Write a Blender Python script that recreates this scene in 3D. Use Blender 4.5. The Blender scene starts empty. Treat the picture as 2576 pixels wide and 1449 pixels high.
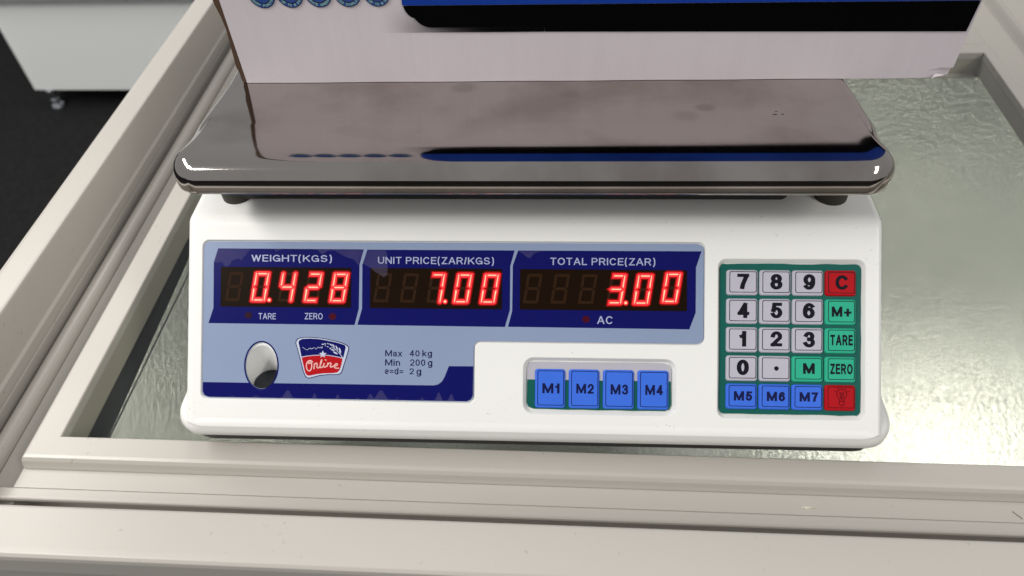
import bpy, bmesh, math, random
from mathutils import Matrix, Vector

random.seed(7)
S = bpy.context.scene
COL = S.collection

# ------------------------------------------------------------------ camera
cam_d = bpy.data.cameras.new('camera')
cam = bpy.data.objects.new('camera', cam_d)
COL.objects.link(cam)
cr = (0.9976878423, 0.0568258629, -0.0372798955)
cu_ = (-0.0164920321, 0.7345647432, 0.6783381538)
cb = (0.0659316478, -0.6761549078, 0.7338034877)
cam.matrix_world = Matrix(((cr[0], cu_[0], cb[0], 0.01651882),
                           (cr[1], cu_[1], cb[1], -0.18997361),
                           (cr[2], cu_[2], cb[2], 0.32700755),
                           (0, 0, 0, 1)))
cam_d.sensor_width = 36.0
cam_d.lens = 36.0 * 1889.73 / 2576.0
cam_d.clip_start = 0.02
cam_d.clip_end = 50
cam_d.dof.use_dof = True
cam_d.dof.focus_distance = 0.362
cam_d.dof.aperture_fstop = 11.0
S.camera = cam

# ------------------------------------------------------------------ world, ceiling lamps and an added fill
W = bpy.data.worlds.new('World')
S.world = W
W.use_nodes = True
bg = W.node_tree.nodes['Background']
bg.inputs[0].default_value = (0.97, 0.985, 1.0, 1)
bg.inputs[1].default_value = 0.35

def area(name, loc, target, sx, sy, power, col=(1, 0.97, 0.92)):
    d = bpy.data.lights.new(name, 'AREA')
    d.shape = 'RECTANGLE'
    d.size, d.size_y = sx, sy
    d.energy = power
    d.color = col
    o = bpy.data.objects.new(name, d)
    COL.objects.link(o)
    o.location = loc
    v = Vector(target) - Vector(loc)
    o.rotation_euler = v.to_track_quat('-Z', 'Y').to_euler()
    return o

def tube(x, y, ang, length, width, power, col=(1, 0.97, 0.92)):
    o = area('ceiling_lamp_or_fill', (x, y, 1.75), (x, y, 0.0), width, length, power, col)
    o.rotation_euler = (0, 0, math.radians(ang))
tube(-1.75, 0.45, 8, 2.6, 0.30, 43.0)
tube(-1.45, -0.75, 8, 1.0, 0.25, 32.0)  # added fill to brighten the slanted panel; no lamp known here
tube(2.05, -1.75, 26, 2.6, 0.34, 47.0, (1, 0.95, 0.87))
tube(-0.05, 1.30, 93, 1.4, 0.30, 14.0)

S.view_settings.view_transform = 'Standard'
S.view_settings.look = 'None'
S.view_settings.exposure = 0.12
S.view_settings.gamma = 1.0
S.view_settings.use_curve_mapping = False

# ------------------------------------------------------------------ materials
def new_mat(name):
    m = bpy.data.materials.new(name)
    m.use_nodes = True
    nt = m.node_tree
    return m, nt, nt.nodes['Principled BSDF']

def N(nt, t, **kw):
    n = nt.nodes.new(t)
    for k, v in kw.items():
        setattr(n, k, v)
    return n

def mat(name, col, rough=0.45, metal=0.0, spec=0.5, coat=0.0, coat_rough=0.05, var=0.0, var_scale=60.0,
        rvar=0.0, specks=0.0, speck_scale=300.0, bump=0.0, bump_scale=900.0, bump_dist=0.0002, bevel=0.0, emit=None, estr=0.0, stretch=None):
    m, nt, b = new_mat(name)
    L = nt.links
    b.inputs['Base Color'].default_value = (*col, 1)
    b.inputs['Roughness'].default_value = rough
    b.inputs['Metallic'].default_value = metal
    b.inputs['Specular IOR Level'].default_value = spec
    b.inputs['Coat Weight'].default_value = coat
    b.inputs['Coat Roughness'].default_value = coat_rough
    tc = N(nt, 'ShaderNodeTexCoord')
    src = tc.outputs['Object']
    if stretch:
        mp = N(nt, 'ShaderNodeMapping')
        mp.inputs['Scale'].default_value = stretch
        L.new(src, mp.inputs['Vector'])
        src = mp.outputs['Vector']
    if var or rvar:
        nz = N(nt, 'ShaderNodeTexNoise')
        nz.inputs['Scale'].default_value = var_scale
        nz.inputs['Detail'].default_value = 5
        L.new(src, nz.inputs['Vector'])
        if var:
            mx = N(nt, 'ShaderNodeMix', data_type='RGBA')
            mx.inputs['A'].default_value = (*[c * (1 - var) for c in col], 1)
            mx.inputs['B'].default_value = (*[min(1, c * (1 + var)) for c in col], 1)
            L.new(nz.outputs['Fac'], mx.inputs['Factor'])
            L.new(mx.outputs['Result'], b.inputs['Base Color'])
        if rvar:
            mr = N(nt, 'ShaderNodeMapRange')
            mr.inputs['From Min'].default_value = 0.3
            mr.inputs['From Max'].default_value = 0.7
            mr.inputs['To Min'].default_value = max(0.02, rough - rvar)
            mr.inputs['To Max'].default_value = rough + rvar
            L.new(nz.outputs['Fac'], mr.inputs['Value'])
            L.new(mr.outputs['Result'], b.inputs['Roughness'])
    if specks:
        ns = N(nt, 'ShaderNodeTexNoise'); ns.inputs['Scale'].default_value = speck_scale; ns.inputs['Detail'].default_value = 2
        L.new(src, ns.inputs['Vector'])
        nm = N(nt, 'ShaderNodeTexNoise'); nm.inputs['Scale'].default_value = speck_scale * .08
        L.new(src, nm.inputs['Vector'])
        ad = N(nt, 'ShaderNodeMath', operation='MULTIPLY_ADD'); ad.inputs[1].default_value = .35
        L.new(nm.outputs['Fac'], ad.inputs[0]); L.new(ns.outputs['Fac'], ad.inputs[2])
        sr = N(nt, 'ShaderNodeMapRange'); sr.inputs['From Min'].default_value = .915; sr.inputs['From Max'].default_value = .965
        sr.inputs['To Min'].default_value = 0; sr.inputs['To Max'].default_value = specks
        L.new(ad.outputs[0], sr.inputs['Value'])
        sm = N(nt, 'ShaderNodeMix', data_type='RGBA')
        sm.inputs['B'].default_value = (.09, .075, .055, 1)
        L.new(sr.outputs[0], sm.inputs['Factor'])
        old = b.inputs['Base Color'].links[0].from_socket if b.inputs['Base Color'].links else None
        if old: L.new(old, sm.inputs['A'])
        else: sm.inputs['A'].default_value = (*col, 1)
        L.new(sm.outputs['Result'], b.inputs['Base Color'])
    nrm = None
    if bevel:
        bv = N(nt, 'ShaderNodeBevel')
        bv.samples = 6
        bv.inputs['Radius'].default_value = bevel
        nrm = bv.outputs['Normal']
    if bump:
        nb = N(nt, 'ShaderNodeTexNoise')
        nb.inputs['Scale'].default_value = bump_scale
        nb.inputs['Detail'].default_value = 4
        L.new(src, nb.inputs['Vector'])
        bp = N(nt, 'ShaderNodeBump')
        bp.inputs['Strength'].default_value = bump
        bp.inputs['Distance'].default_value = bump_dist
        L.new(nb.outputs['Fac'], bp.inputs['Height'])
        if nrm:
            L.new(nrm, bp.inputs['Normal'])
        nrm = bp.outputs['Normal']
    if nrm:
        L.new(nrm, b.inputs['Normal'])
    if emit:
        b.inputs['Emission Color'].default_value = (*emit, 1)
        b.inputs['Emission Strength'].default_value = estr
    return m

M = {}
M['white_plastic'] = mat('white_plastic', (0.80, 0.80, 0.785), 0.38, specks=.18, speck_scale=420, var=0.025, var_scale=25, bump=0.15, bump_scale=1500,
                         bump_dist=0.0001, bevel=0.0007)
M['black_plastic'] = mat('black_plastic', (0.008, 0.008, 0.008), 0.5)
M['rubber'] = mat('dark_rubber', (0.022, 0.02, 0.012), 0.6)
M['cream'] = mat('cream_plastic', (0.46, 0.437, 0.402), 0.33, specks=.25, speck_scale=330, var=0.03, var_scale=9, rvar=0.06, bump=0.1, bump_scale=700,
                 bump_dist=0.0002, bevel=0.0008)
M['cream_dark'] = mat('aged_cream_plastic', (0.42, 0.395, 0.335), 0.42, var=0.04, var_scale=12, bevel=0.0006)
M['overlay'] = mat('grey_blue_film', (0.24, 0.30, 0.45), 0.22, spec=0.25, var=0.05, var_scale=18, bump=0.12, bump_scale=90,
                   bump_dist=0.0004)
M['navy'] = mat('navy_print', (0.004, 0.005, 0.105), 0.22, spec=0.12, bump=0.1, bump_scale=90, bump_dist=0.0004)
M['navy_ink'] = mat('navy_ink', (0.006, 0.008, 0.07), 0.4, spec=0.1)
M['pale_ink'] = mat('pale_ink', (0.36, 0.40, 0.60), 0.35)
M['logo_white'] = mat('badge_pale_ink', (0.50, 0.54, 0.68), 0.35)
M['logo_red'] = mat('badge_red_ink', (0.42, 0.004, 0.008), 0.35, spec=0.12)
M['logo_pink'] = mat('badge_pink_ink', (0.80, 0.45, 0.43), 0.35, spec=0.12)
M['window'] = mat('smoked_window', (0.010, 0.0045, 0.0015), 0.3, spec=0.06)
M['segment_off'] = mat('unlit_segment', (0.027, 0.011, 0.004), 0.5, spec=0.06)
M['lamp_off'] = mat('dark_red_lens', (0.022, 0.003, 0.016), 0.35, spec=0.1)
M['lamp_off_red'] = mat('red_lens', (0.055, 0.002, 0.012), 0.35, spec=0.1)
M['led_core'] = mat('lit_segment_core', (0.3, 0.02, 0.01), 0.5, emit=(1.0, 0.62, 0.36), estr=1.1)
M['led_mid'] = mat('lit_segment_middle', (0.3, 0.02, 0.01), 0.5, emit=(1.0, 0.02, 0.04), estr=1.05)
M['led_glow'] = mat('lit_segment_halo', (0.03, 0.004, 0.003), 0.5, spec=0.05, emit=(1.0, 0.003, 0.006), estr=0.26)  # painted halo: scattered red glow put into emission around each segment
M['led_rim'] = mat('lit_segment_inner_halo', (0.3, 0.01, 0.01), 0.5, emit=(1.0, 0.004, 0.012), estr=0.9)  # brighter inner halo, emission reaching past the segment outline
M['key_white'] = mat('lavender_silicone', (0.46, 0.45, 0.53), 0.45, spec=0.12, var=0.05, var_scale=80, bump=0.2, bump_scale=1800, bump_dist=0.0001)
M['key_teal'] = mat('teal_silicone', (0.028, 0.40, 0.25), 0.45, spec=0.12, var=0.07, var_scale=80, bump=0.2, bump_scale=1800, bump_dist=0.0001)
M['key_blue'] = mat('blue_silicone', (0.045, 0.15, 0.70), 0.45, spec=0.12, var=0.05, var_scale=80, bump=0.2, bump_scale=1800, bump_dist=0.0001)
M['key_red'] = mat('red_silicone', (0.40, 0.003, 0.008), 0.45, spec=0.12, var=0.08, var_scale=80, bump=0.2, bump_scale=1800, bump_dist=0.0001)
M['green'] = mat('green_membrane', (0.004, 0.095, 0.078), 0.42, spec=0.15, var=0.1, var_scale=60, bump=0.25, bump_scale=500, bump_dist=0.0003)
M['lav'] = mat('lavender_membrane', (0.42, 0.41, 0.47), 0.45, var=0.04, var_scale=60)
M['key_ink'] = mat('black_ink', (0.006, 0.006, 0.012), 0.5, spec=0.1)
M['key_ink_blue'] = mat('dark_blue_ink', (0.006, 0.008, 0.06), 0.5, spec=0.1)
M['key_ink_red'] = mat('dark_red_ink', (0.10, 0.001, 0.004), 0.5, spec=0.1)
M['bubble'] = mat('dark_level_glass', (0.010, 0.014, 0.022), 0.25)
M['card'] = mat('white_card', (0.60, 0.55, 0.59), 0.55, spec=0.2, var=0.05, var_scale=120, bump=0.4, bump_scale=230, bump_dist=0.0005,
                stretch=(1.0, 1.0, 0.06))
M['kraft'] = mat('kraft_edge', (0.07, 0.036, 0.018), 0.8, var=0.3, var_scale=400)
M['card_black'] = mat('black_print', (0.0012, 0.0012, 0.0015), 0.5, spec=0.03)
M['card_blue'] = mat('blue_print', (0.006, 0.04, 0.30), 0.45, spec=0.1, var=0.12, var_scale=30)
M['badge_navy'] = mat('badge_navy_print', (0.003, 0.008, 0.05), 0.45)
M['badge_blue'] = mat('badge_blue_print', (0.01, 0.05, 0.24), 0.45)
M['badge_text'] = mat('badge_green_print', (0.25, 0.48, 0.36), 0.5)
M['carpet'] = mat('carpet', (0.014, 0.0135, 0.014), 0.95, spec=0.1, var=0.55, var_scale=90, bump=0.7, bump_scale=260, bump_dist=0.004)
M['bg_white'] = mat('white_enamel', (0.88, 0.90, 0.89), 0.35, var=0.02, var_scale=4)
M['chrome'] = mat('zinc', (0.55, 0.57, 0.6), 0.3, metal=1.0)
M['scrap'] = mat('paper', (0.78, 0.74, 0.62), 0.8)
M['fibre'] = mat('fibre', (0.16, 0.12, 0.06), 0.8)

def steel_mat():
    m, nt, b = new_mat('stainless_steel')
    L = nt.links
    b.inputs['Metallic'].default_value = 1.0
    tc = N(nt, 'ShaderNodeTexCoord')
    nz = N(nt, 'ShaderNodeTexNoise'); nz.inputs['Scale'].default_value = 22; nz.inputs['Detail'].default_value = 6
    L.new(tc.outputs['Object'], nz.inputs['Vector'])
    cr_ = N(nt, 'ShaderNodeValToRGB')
    cr_.color_ramp.elements[0].position = 0.36; cr_.color_ramp.elements[0].color = (0.36, 0.32, 0.295, 1)
    cr_.color_ramp.elements[1].position = 0.55; cr_.color_ramp.elements[1].color = (0.47, 0.435, 0.41, 1)
    L.new(nz.outputs['Fac'], cr_.inputs['Fac'])
    col_out = cr_.outputs['Color']
    for px, py, rad, amt in ((.084, .118, .0055, .30), (.074, .110, .0070, .22), (-.033, .140, .0075, .28), (.020, .132, .0050, .18), (-.095, .120, .009, .12)):
        sb = N(nt, 'ShaderNodeVectorMath', operation='SUBTRACT'); sb.inputs[1].default_value = (px, py, .118)
        L.new(tc.outputs['Object'], sb.inputs[0])
        sc_ = N(nt, 'ShaderNodeVectorMath', operation='MULTIPLY'); sc_.inputs[1].default_value = (1, 1.2, 0)
        L.new(sb.outputs[0], sc_.inputs[0])
        ln = N(nt, 'ShaderNodeVectorMath', operation='LENGTH'); L.new(sc_.outputs[0], ln.inputs[0])
        mq = N(nt, 'ShaderNodeMapRange'); mq.interpolation_type = 'SMOOTHSTEP'
        mq.inputs['From Min'].default_value = rad * 1.2; mq.inputs['From Max'].default_value = rad * .4
        mq.inputs['To Max'].default_value = amt
        L.new(ln.outputs['Value'], mq.inputs['Value'])
        mz = N(nt, 'ShaderNodeMix', data_type='RGBA'); mz.inputs['B'].default_value = (.14, .10, .08, 1)
        L.new(mq.outputs['Result'], mz.inputs['Factor']); L.new(col_out, mz.inputs['A'])
        col_out = mz.outputs['Result']
    L.new(col_out, b.inputs['Base Color'])
    mp = N(nt, 'ShaderNodeMapping'); mp.inputs['Scale'].default_value = (6, 300, 300)
    L.new(tc.outputs['Object'], mp.inputs['Vector'])
    n2 = N(nt, 'ShaderNodeTexNoise'); n2.inputs['Scale'].default_value = 1.5; n2.inputs['Detail'].default_value = 3
    L.new(mp.outputs['Vector'], n2.inputs['Vector'])
    mr = N(nt, 'ShaderNodeMapRange'); mr.inputs['To Min'].default_value = 0.045; mr.inputs['To Max'].default_value = 0.10
    L.new(n2.outputs['Fac'], mr.inputs['Value'])
    L.new(mr.outputs['Result'], b.inputs['Roughness'])
    return m
M['steel'] = steel_mat()

def liner_mat():
    m, nt, b = new_mat('stucco_aluminium')
    L = nt.links
    b.inputs['Metallic'].default_value = 0.80
    b.inputs['Roughness'].default_value = 0.24
    tc = N(nt, 'ShaderNodeTexCoord')
    nz = N(nt, 'ShaderNodeTexNoise'); nz.inputs['Scale'].default_value = 9; nz.inputs['Detail'].default_value = 4
    L.new(tc.outputs['Object'], nz.inputs['Vector'])
    mx = N(nt, 'ShaderNodeMix', data_type='RGBA')
    mx.inputs['A'].default_value = (0.83, 0.84, 0.82, 1); mx.inputs['B'].default_value = (0.90, 0.915, 0.89, 1)
    L.new(nz.outputs['Fac'], mx.inputs['Factor']); L.new(mx.outputs['Result'], b.inputs['Base Color'])
    vo = N(nt, 'ShaderNodeTexNoise'); vo.inputs['Scale'].default_value = 215; vo.inputs['Detail'].default_value = 1.5
    L.new(tc.outputs['Object'], vo.inputs['Vector'])
    rp = N(nt, 'ShaderNodeMapRange')
    rp.inputs['From Min'].default_value = 0.30; rp.inputs['From Max'].default_value = 0.75
    L.new(vo.outputs['Fac'], rp.inputs['Value'])
    bp = N(nt, 'ShaderNodeBump'); bp.inputs['Strength'].default_value = 0.24; bp.inputs['Distance'].default_value = 0.0014
    L.new(rp.outputs['Result'], bp.inputs['Height']); L.new(bp.outputs['Normal'], b.inputs['Normal'])
    return m
M['liner'] = liner_mat()

def glass_mat(tint):
    m = bpy.data.materials.new('lid_glass'); m.use_nodes = True
    nt = m.node_tree; nt.nodes.clear(); L = nt.links
    out = N(nt, 'ShaderNodeOutputMaterial')
    tr = N(nt, 'ShaderNodeBsdfTransparent'); tr.inputs[0].default_value = (*tint, 1)
    gl = N(nt, 'ShaderNodeBsdfGlossy'); gl.inputs['Roughness'].default_value = 0.03
    fr = N(nt, 'ShaderNodeFresnel'); fr.inputs['IOR'].default_value = 1.45
    mx = N(nt, 'ShaderNodeMixShader')
    ge = N(nt, 'ShaderNodeNewGeometry')
    iv = N(nt, 'ShaderNodeMath', operation='SUBTRACT'); iv.inputs[0].default_value = 1.0
    L.new(ge.outputs['Backfacing'], iv.inputs[1])
    ml = N(nt, 'ShaderNodeMath', operation='MULTIPLY')
    L.new(fr.outputs[0], ml.inputs[0]); L.new(iv.outputs[0], ml.inputs[1])
    L.new(ml.outputs[0], mx.inputs[0]); L.new(tr.outputs[0], mx.inputs[1]); L.new(gl.outputs[0], mx.inputs[2])
    L.new(mx.outputs[0], out.inputs['Surface'])
    return m
M['glass'] = glass_mat((0.96, 0.966, 0.95))

def film_mat():
    m = bpy.data.materials.new('lifted_film'); m.use_nodes = True
    nt = m.node_tree; nt.nodes.clear(); L = nt.links
    out = N(nt, 'ShaderNodeOutputMaterial')
    tr = N(nt, 'ShaderNodeBsdfTransparent')
    df = N(nt, 'ShaderNodeBsdfDiffuse'); df.inputs['Color'].default_value = (0.30, 0.27, 0.45, 1)
    tc = N(nt, 'ShaderNodeTexCoord')
    nz = N(nt, 'ShaderNodeTexNoise'); nz.inputs['Scale'].default_value = 130
    L.new(tc.outputs['Object'], nz.inputs['Vector'])
    mr = N(nt, 'ShaderNodeMapRange'); mr.inputs['To Min'].default_value = 0.03; mr.inputs['To Max'].default_value = 0.075
    L.new(nz.outputs['Fac'], mr.inputs['Value'])
    mx = N(nt, 'ShaderNodeMixShader')
    L.new(mr.outputs['Result'], mx.inputs[0]); L.new(tr.outputs[0], mx.inputs[1]); L.new(df.outputs[0], mx.inputs[2])
    L.new(mx.outputs[0], out.inputs['Surface'])
    return m
M['film'] = film_mat()

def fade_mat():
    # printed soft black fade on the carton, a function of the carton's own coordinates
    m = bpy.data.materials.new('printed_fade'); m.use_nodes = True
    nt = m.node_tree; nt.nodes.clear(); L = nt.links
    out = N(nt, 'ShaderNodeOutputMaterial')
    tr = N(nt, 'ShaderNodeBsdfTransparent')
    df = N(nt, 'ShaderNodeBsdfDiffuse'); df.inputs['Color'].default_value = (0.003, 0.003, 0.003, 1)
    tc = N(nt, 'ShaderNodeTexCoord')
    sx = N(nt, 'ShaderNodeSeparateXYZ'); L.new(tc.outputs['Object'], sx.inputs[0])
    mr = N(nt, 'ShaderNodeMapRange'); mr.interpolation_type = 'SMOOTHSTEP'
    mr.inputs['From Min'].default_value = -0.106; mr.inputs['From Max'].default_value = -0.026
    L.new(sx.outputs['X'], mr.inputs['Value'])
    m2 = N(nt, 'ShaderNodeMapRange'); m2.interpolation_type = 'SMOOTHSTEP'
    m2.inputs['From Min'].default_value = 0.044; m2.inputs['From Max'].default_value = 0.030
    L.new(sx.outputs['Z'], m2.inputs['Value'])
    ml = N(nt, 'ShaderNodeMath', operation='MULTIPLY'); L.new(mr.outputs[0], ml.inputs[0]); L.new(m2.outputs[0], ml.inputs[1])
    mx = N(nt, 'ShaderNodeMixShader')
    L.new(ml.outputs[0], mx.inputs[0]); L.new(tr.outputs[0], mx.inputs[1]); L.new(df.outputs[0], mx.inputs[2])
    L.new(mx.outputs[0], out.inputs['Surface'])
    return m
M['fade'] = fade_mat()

# ------------------------------------------------------------------ helpers
def link(name, me, m, parent=None, smooth=False, mats=None):
    o = bpy.data.objects.new(name, me)
    COL.objects.link(o)
    if len(me.materials):
        me.materials.clear()
    for q in (mats or [m]):
        me.materials.append(q)
    if parent is not None:
        o.parent = parent
    if smooth:
        for p in me.polygons:
            p.use_smooth = True
    return o

def empty(name, loc, rz, label, cat):
    o = bpy.data.objects.new(name, None)
    COL.objects.link(o)
    o.location = loc
    o.rotation_euler = (0, 0, rz)
    o.empty_display_size = 0.02
    o['label'] = label
    o['category'] = cat
    return o

def from_bm(bm, name='m'):
    bmesh.ops.recalc_face_normals(bm, faces=bm.faces[:])
    me = bpy.data.meshes.new(name)
    bm.to_mesh(me)
    bm.free()
    return me

def add_box(bm, x0, x1, y0, y1, z0, z1, bev=0.0, seg=2):
    r = bmesh.ops.create_cube(bm, size=1.0)
    vs = r['verts']
    for v in vs:
        v.co = Vector((x0 + (v.co.x + .5) * (x1 - x0), y0 + (v.co.y + .5) * (y1 - y0), z0 + (v.co.z + .5) * (z1 - z0)))
    if bev:
        es = list({e for v in vs for e in v.link_edges})
        bmesh.ops.bevel(bm, geom=es, offset=bev, segments=seg, affect='EDGES', profile=0.5)

def box_mesh(*a, **k):
    bm = bmesh.new(); add_box(bm, *a, **k); return from_bm(bm)

def rr(x0, x1, y0, y1, r, n=6):
    pts = []
    for cx, cy, a0 in ((x1 - r, y1 - r, 0), (x0 + r, y1 - r, 90), (x0 + r, y0 + r, 180), (x1 - r, y0 + r, 270)):
        for i in range(n + 1):
            a = math.radians(a0 + 90 * i / n)
            pts.append((cx + r * math.cos(a), cy + r * math.sin(a)))
    return pts

def ellipse(cx, cy, a, b, n=40):
    return [(cx + a * math.cos(2 * math.pi * i / n), cy + b * math.sin(2 * math.pi * i / n)) for i in range(n)]

def curve_mesh(cu):
    o = bpy.data.objects.new('t', cu)
    me = bpy.data.meshes.new_from_object(o)
    bpy.data.objects.remove(o)
    bpy.data.curves.remove(cu)
    return me

def flat_mesh(loops, th, z=0.0):
    """filled 2D outline(s) with holes as a thin solid from z to z+th"""
    cu = bpy.data.curves.new('c', 'CURVE')
    cu.dimensions = '2D'
    cu.fill_mode = 'BOTH'
    K = 1000.0
    cu.extrude = th * K / 2
    for lp in loops:
        s = cu.splines.new('POLY')
        s.points.add(len(lp) - 1)
        for p, q in zip(s.points, lp):
            p.co = (q[0] * K, q[1] * K, 0, 1)
        s.use_cyclic_u = True
    me = curve_mesh(cu)
    me.transform(Matrix.Translation((0, 0, z + th / 2)) @ Matrix.Scale(1 / K, 4))
    return me

def arc(cx, cy, rx, ry, a0, a1, n=None):
    n = n or max(4, int(abs(a1 - a0) / 15))
    return [(cx + rx * math.cos(math.radians(a0 + (a1 - a0) * i / n)), cy + ry * math.sin(math.radians(a0 + (a1 - a0) * i / n))) for i in range(n + 1)]
def ring_(cx, cy, rx, ry):
    return ('o', arc(cx, cy, rx, ry, 0, 345, 23))
PB = [(0, .47), (.56, .47)] + arc(.56, .735, .42, .265, -80, 90, 10) + [(0, 1)]
# plain grotesque letters as pen strokes on a unit body: (advance width, strokes)
GL = {
 'A': (.78, [[(0, 0), (.46, 1)], [(.54, 1), (1, 0)], [(.2, .32), (.8, .32)]]), 'C': (.78, [arc(.5, .5, .5, .5, 42, 318)]),
 'D': (.76, [('o', [(0, 0), (0, 1), (.45, 1)] + arc(.45, .5, .55, .5, 75, -75) + [(.45, 0)])]),
 'E': (.62, [[(1, 1), (0, 1), (0, 0), (1, 0)], [(0, .52), (.92, .52)]]), 'F': (.6, [[(1, 1), (0, 1), (0, 0)], [(0, .5), (.9, .5)]]),
 'G': (.8, [arc(.5, .5, .5, .5, 45, 335), [(.55, .45), (.98, .45), (.98, .02)]]), 'H': (.74, [[(0, 0), (0, 1)], [(1, 0), (1, 1)], [(0, .52), (1, .52)]]),
 'I': (.16, [[(.5, 0), (.5, 1)]]), 'K': (.74, [[(0, 0), (0, 1)], [(.96, 1), (.03, .34)], [(.36, .6), (1, 0)]]), 'L': (.58, [[(0, 1), (0, 0), (1, 0)]]),
 'M': (.9, [[(0, 0), (0, 1)], [(1, 0), (1, 1)], [(.05, 1), (.5, .06)], [(.5, .06), (.95, 1)]]), 'N': (.75, [[(0, 0), (0, 1)], [(1, 0), (1, 1)], [(.04, 1), (.96, 0)]]),
 'O': (.82, [ring_(.5, .5, .5, .5)]), 'P': (.68, [[(0, 0), (0, 1)], PB]), 'R': (.72, [[(0, 0), (0, 1)], PB, [(.6, .47), (.98, 0)]]),
 'S': (.70, [arc(.5, .745, .46, .255, 25, 265)[:-1] + arc(.5, .255, .5, .255, 85, -160)]), 'T': (.68, [[(0, 1), (1, 1)], [(.5, 1), (.5, 0)]]),
 'U': (.73, [[(0, 1)] + arc(.5, .36, .5, .36, 180, 360) + [(1, 1)]]), 'W': (1.0, [[(0, 1), (.25, 0)], [(.25, 0), (.5, .98)], [(.5, .98), (.75, 0)], [(.75, 0), (1, 1)]]),
 'X': (.74, [[(0, 0), (1, 1)], [(0, 1), (1, 0)]]), 'Y': (.74, [[(0, 1), (.5, .45), (1, 1)], [(.5, .45), (.5, 0)]]), 'Z': (.66, [[(.03, 1), (1, 1)], [(.96, 1), (.04, 0)], [(0, 0), (1, 0)]]),
 '(': (.32, [arc(1.0, .42, 1.0, .72, 112, 248)]), ')': (.32, [arc(0, .42, 1.0, .72, 68, -68)]), '/': (.3, [[(0, -.02), (1, 1.02)]]),
 '+': (.62, [[(0, .40), (1, .40)], [(.5, .04), (.5, .76)]]), '=': (.5, [[(0, .56), (1, .56)], [(0, .26), (1, .26)]]),
 '0': (.56, [ring_(.5, .5, .5, .5)]), '1': (.34, [[(1, 0), (1, 1)], [(.98, .92), (.72, .74), (0, .70)]]),
 '2': (.56, [arc(.5, .70, .5, .30, 172, -28) + [(.45, .28), (.0, .0)], [(0, 0), (1, 0)]]),
 '3': (.56, [arc(.47, .75, .45, .25, 160, -85), arc(.47, .265, .53, .265, 88, -160)]), '4': (.6, [[(.74, 0), (.74, 1)], [(.70, 1), (.02, .27)], [(0, .25), (1, .25)]]),
 '5': (.56, [[(.95, 1), (.2, 1), (.10, .50)], arc(.48, .325, .52, .325, 140, -155)]), '6': (.56, [ring_(.5, .32, .5, .32), arc(.56, .5, .56, .5, 48, 185)]),
 '7': (.55, [[(0, 1), (1, 1)], [(.97, .97), (.66, .55), (.46, .25), (.38, 0)]]), '8': (.56, [ring_(.5, .755, .43, .245), ring_(.5, .27, .5, .27)]),
 '9': (.56, [ring_(.5, .68, .5, .32), arc(.44, .5, .56, .5, 228, 365)]),
 'a': (.54, [arc(.45, .50, .43, .22, 165, 20) + [(.88, .45), (.88, .1), (1, 0)], [(.88, .42), (.4, .38)] + arc(.34, .18, .34, .18, 100, 290) + [(.70, .06), (.88, .2)]]),
 'x': (.52, [[(0, 0), (1, .72)], [(0, .72), (1, 0)]]), 'k': (.52, [[(0, 0), (0, 1)], [(.92, .72), (.03, .22)], [(.36, .44), (1, 0)]]),
 'g': (.54, [ring_(.46, .36, .46, .36), [(.96, .72), (.96, -.1)] + arc(.48, -.10, .48, .2, 0, -150)]), 'i': (.14, [[(.5, 0), (.5, .72)], [(.5, .97), (.5, 1)]]),
 'n': (.52, [[(0, 0), (0, .72)], arc(.5, .44, .5, .28, 175, 0) + [(1, 0)]]), 'e': (.54, [[(.04, .37), (.98, .37)] + arc(.5, .36, .49, .36, 8, 298)]),
 'd': (.54, [ring_(.46, .36, .46, .36), [(.96, 0), (.96, 1)]]),
}
def ribbon(pts, t, closed, cap):
    pts = [Vector(p) for p in pts]
    n = len(pts)
    L_, R_s = [], []
    if not closed and cap:
        a = (pts[0] - pts[1]).normalized(); b = (pts[-1] - pts[-2]).normalized()
        pts[0] = pts[0] + a * t / 2; pts[-1] = pts[-1] + b * t / 2
    for i in range(n):
        if closed or 0 < i < n - 1:
            d0 = (pts[i] - pts[i - 1]).normalized(); d1 = (pts[(i + 1) % n] - pts[i]).normalized()
        else:
            d0 = d1 = ((pts[1] - pts[0]) if i == 0 else (pts[-1] - pts[-2])).normalized()
        n0, n1 = Vector((-d0.y, d0.x)), Vector((-d1.y, d1.x))
        m = (n0 + n1) / max(.5, 1 + n0.dot(n1))
        L_.append(tuple(pts[i] + m * t / 2)); R_s.append(tuple(pts[i] - m * t / 2))
    return [L_, R_s] if closed else [L_ + R_s[::-1]]

def text_mesh(s, box, th, z=0.0, bold=.13, gap=.15):
    t = bold
    x = 0
    parts = []
    for ch in s:
        if ch == ' ':
            x += .36; continue
        wd, strokes = GL[ch]
        wd = max(wd, t)
        for st in strokes:
            closed = isinstance(st, tuple)
            p = st[1] if closed else st
            q = [(x + t / 2 + a * (wd - t), t / 2 + b * (1 - t)) for a, b in p]
            parts.append((q, closed))
        x += wd + gap
    loops = []
    for q, c in parts:
        loops.append(ribbon(q, t, c, not c))
    xs = [p[0] for lp in loops for l in lp for p in l]; ys = [p[1] for lp in loops for l in lp for p in l]
    ax, ay, bx_, by_ = min(xs), min(ys), max(xs), max(ys)
    u0, w0, u1, w1 = box
    mes = []
    for k, lp in enumerate(loops):
        lp = [[(u0 + (p[0] - ax) / (bx_ - ax) * (u1 - u0), w0 + (p[1] - ay) / (by_ - ay) * (w1 - w0)) for p in l] for l in lp]
        mes.append(flat_mesh(lp, th * (1 + .13 * (k % 5)), z))
    return join_meshes(mes)

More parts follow.
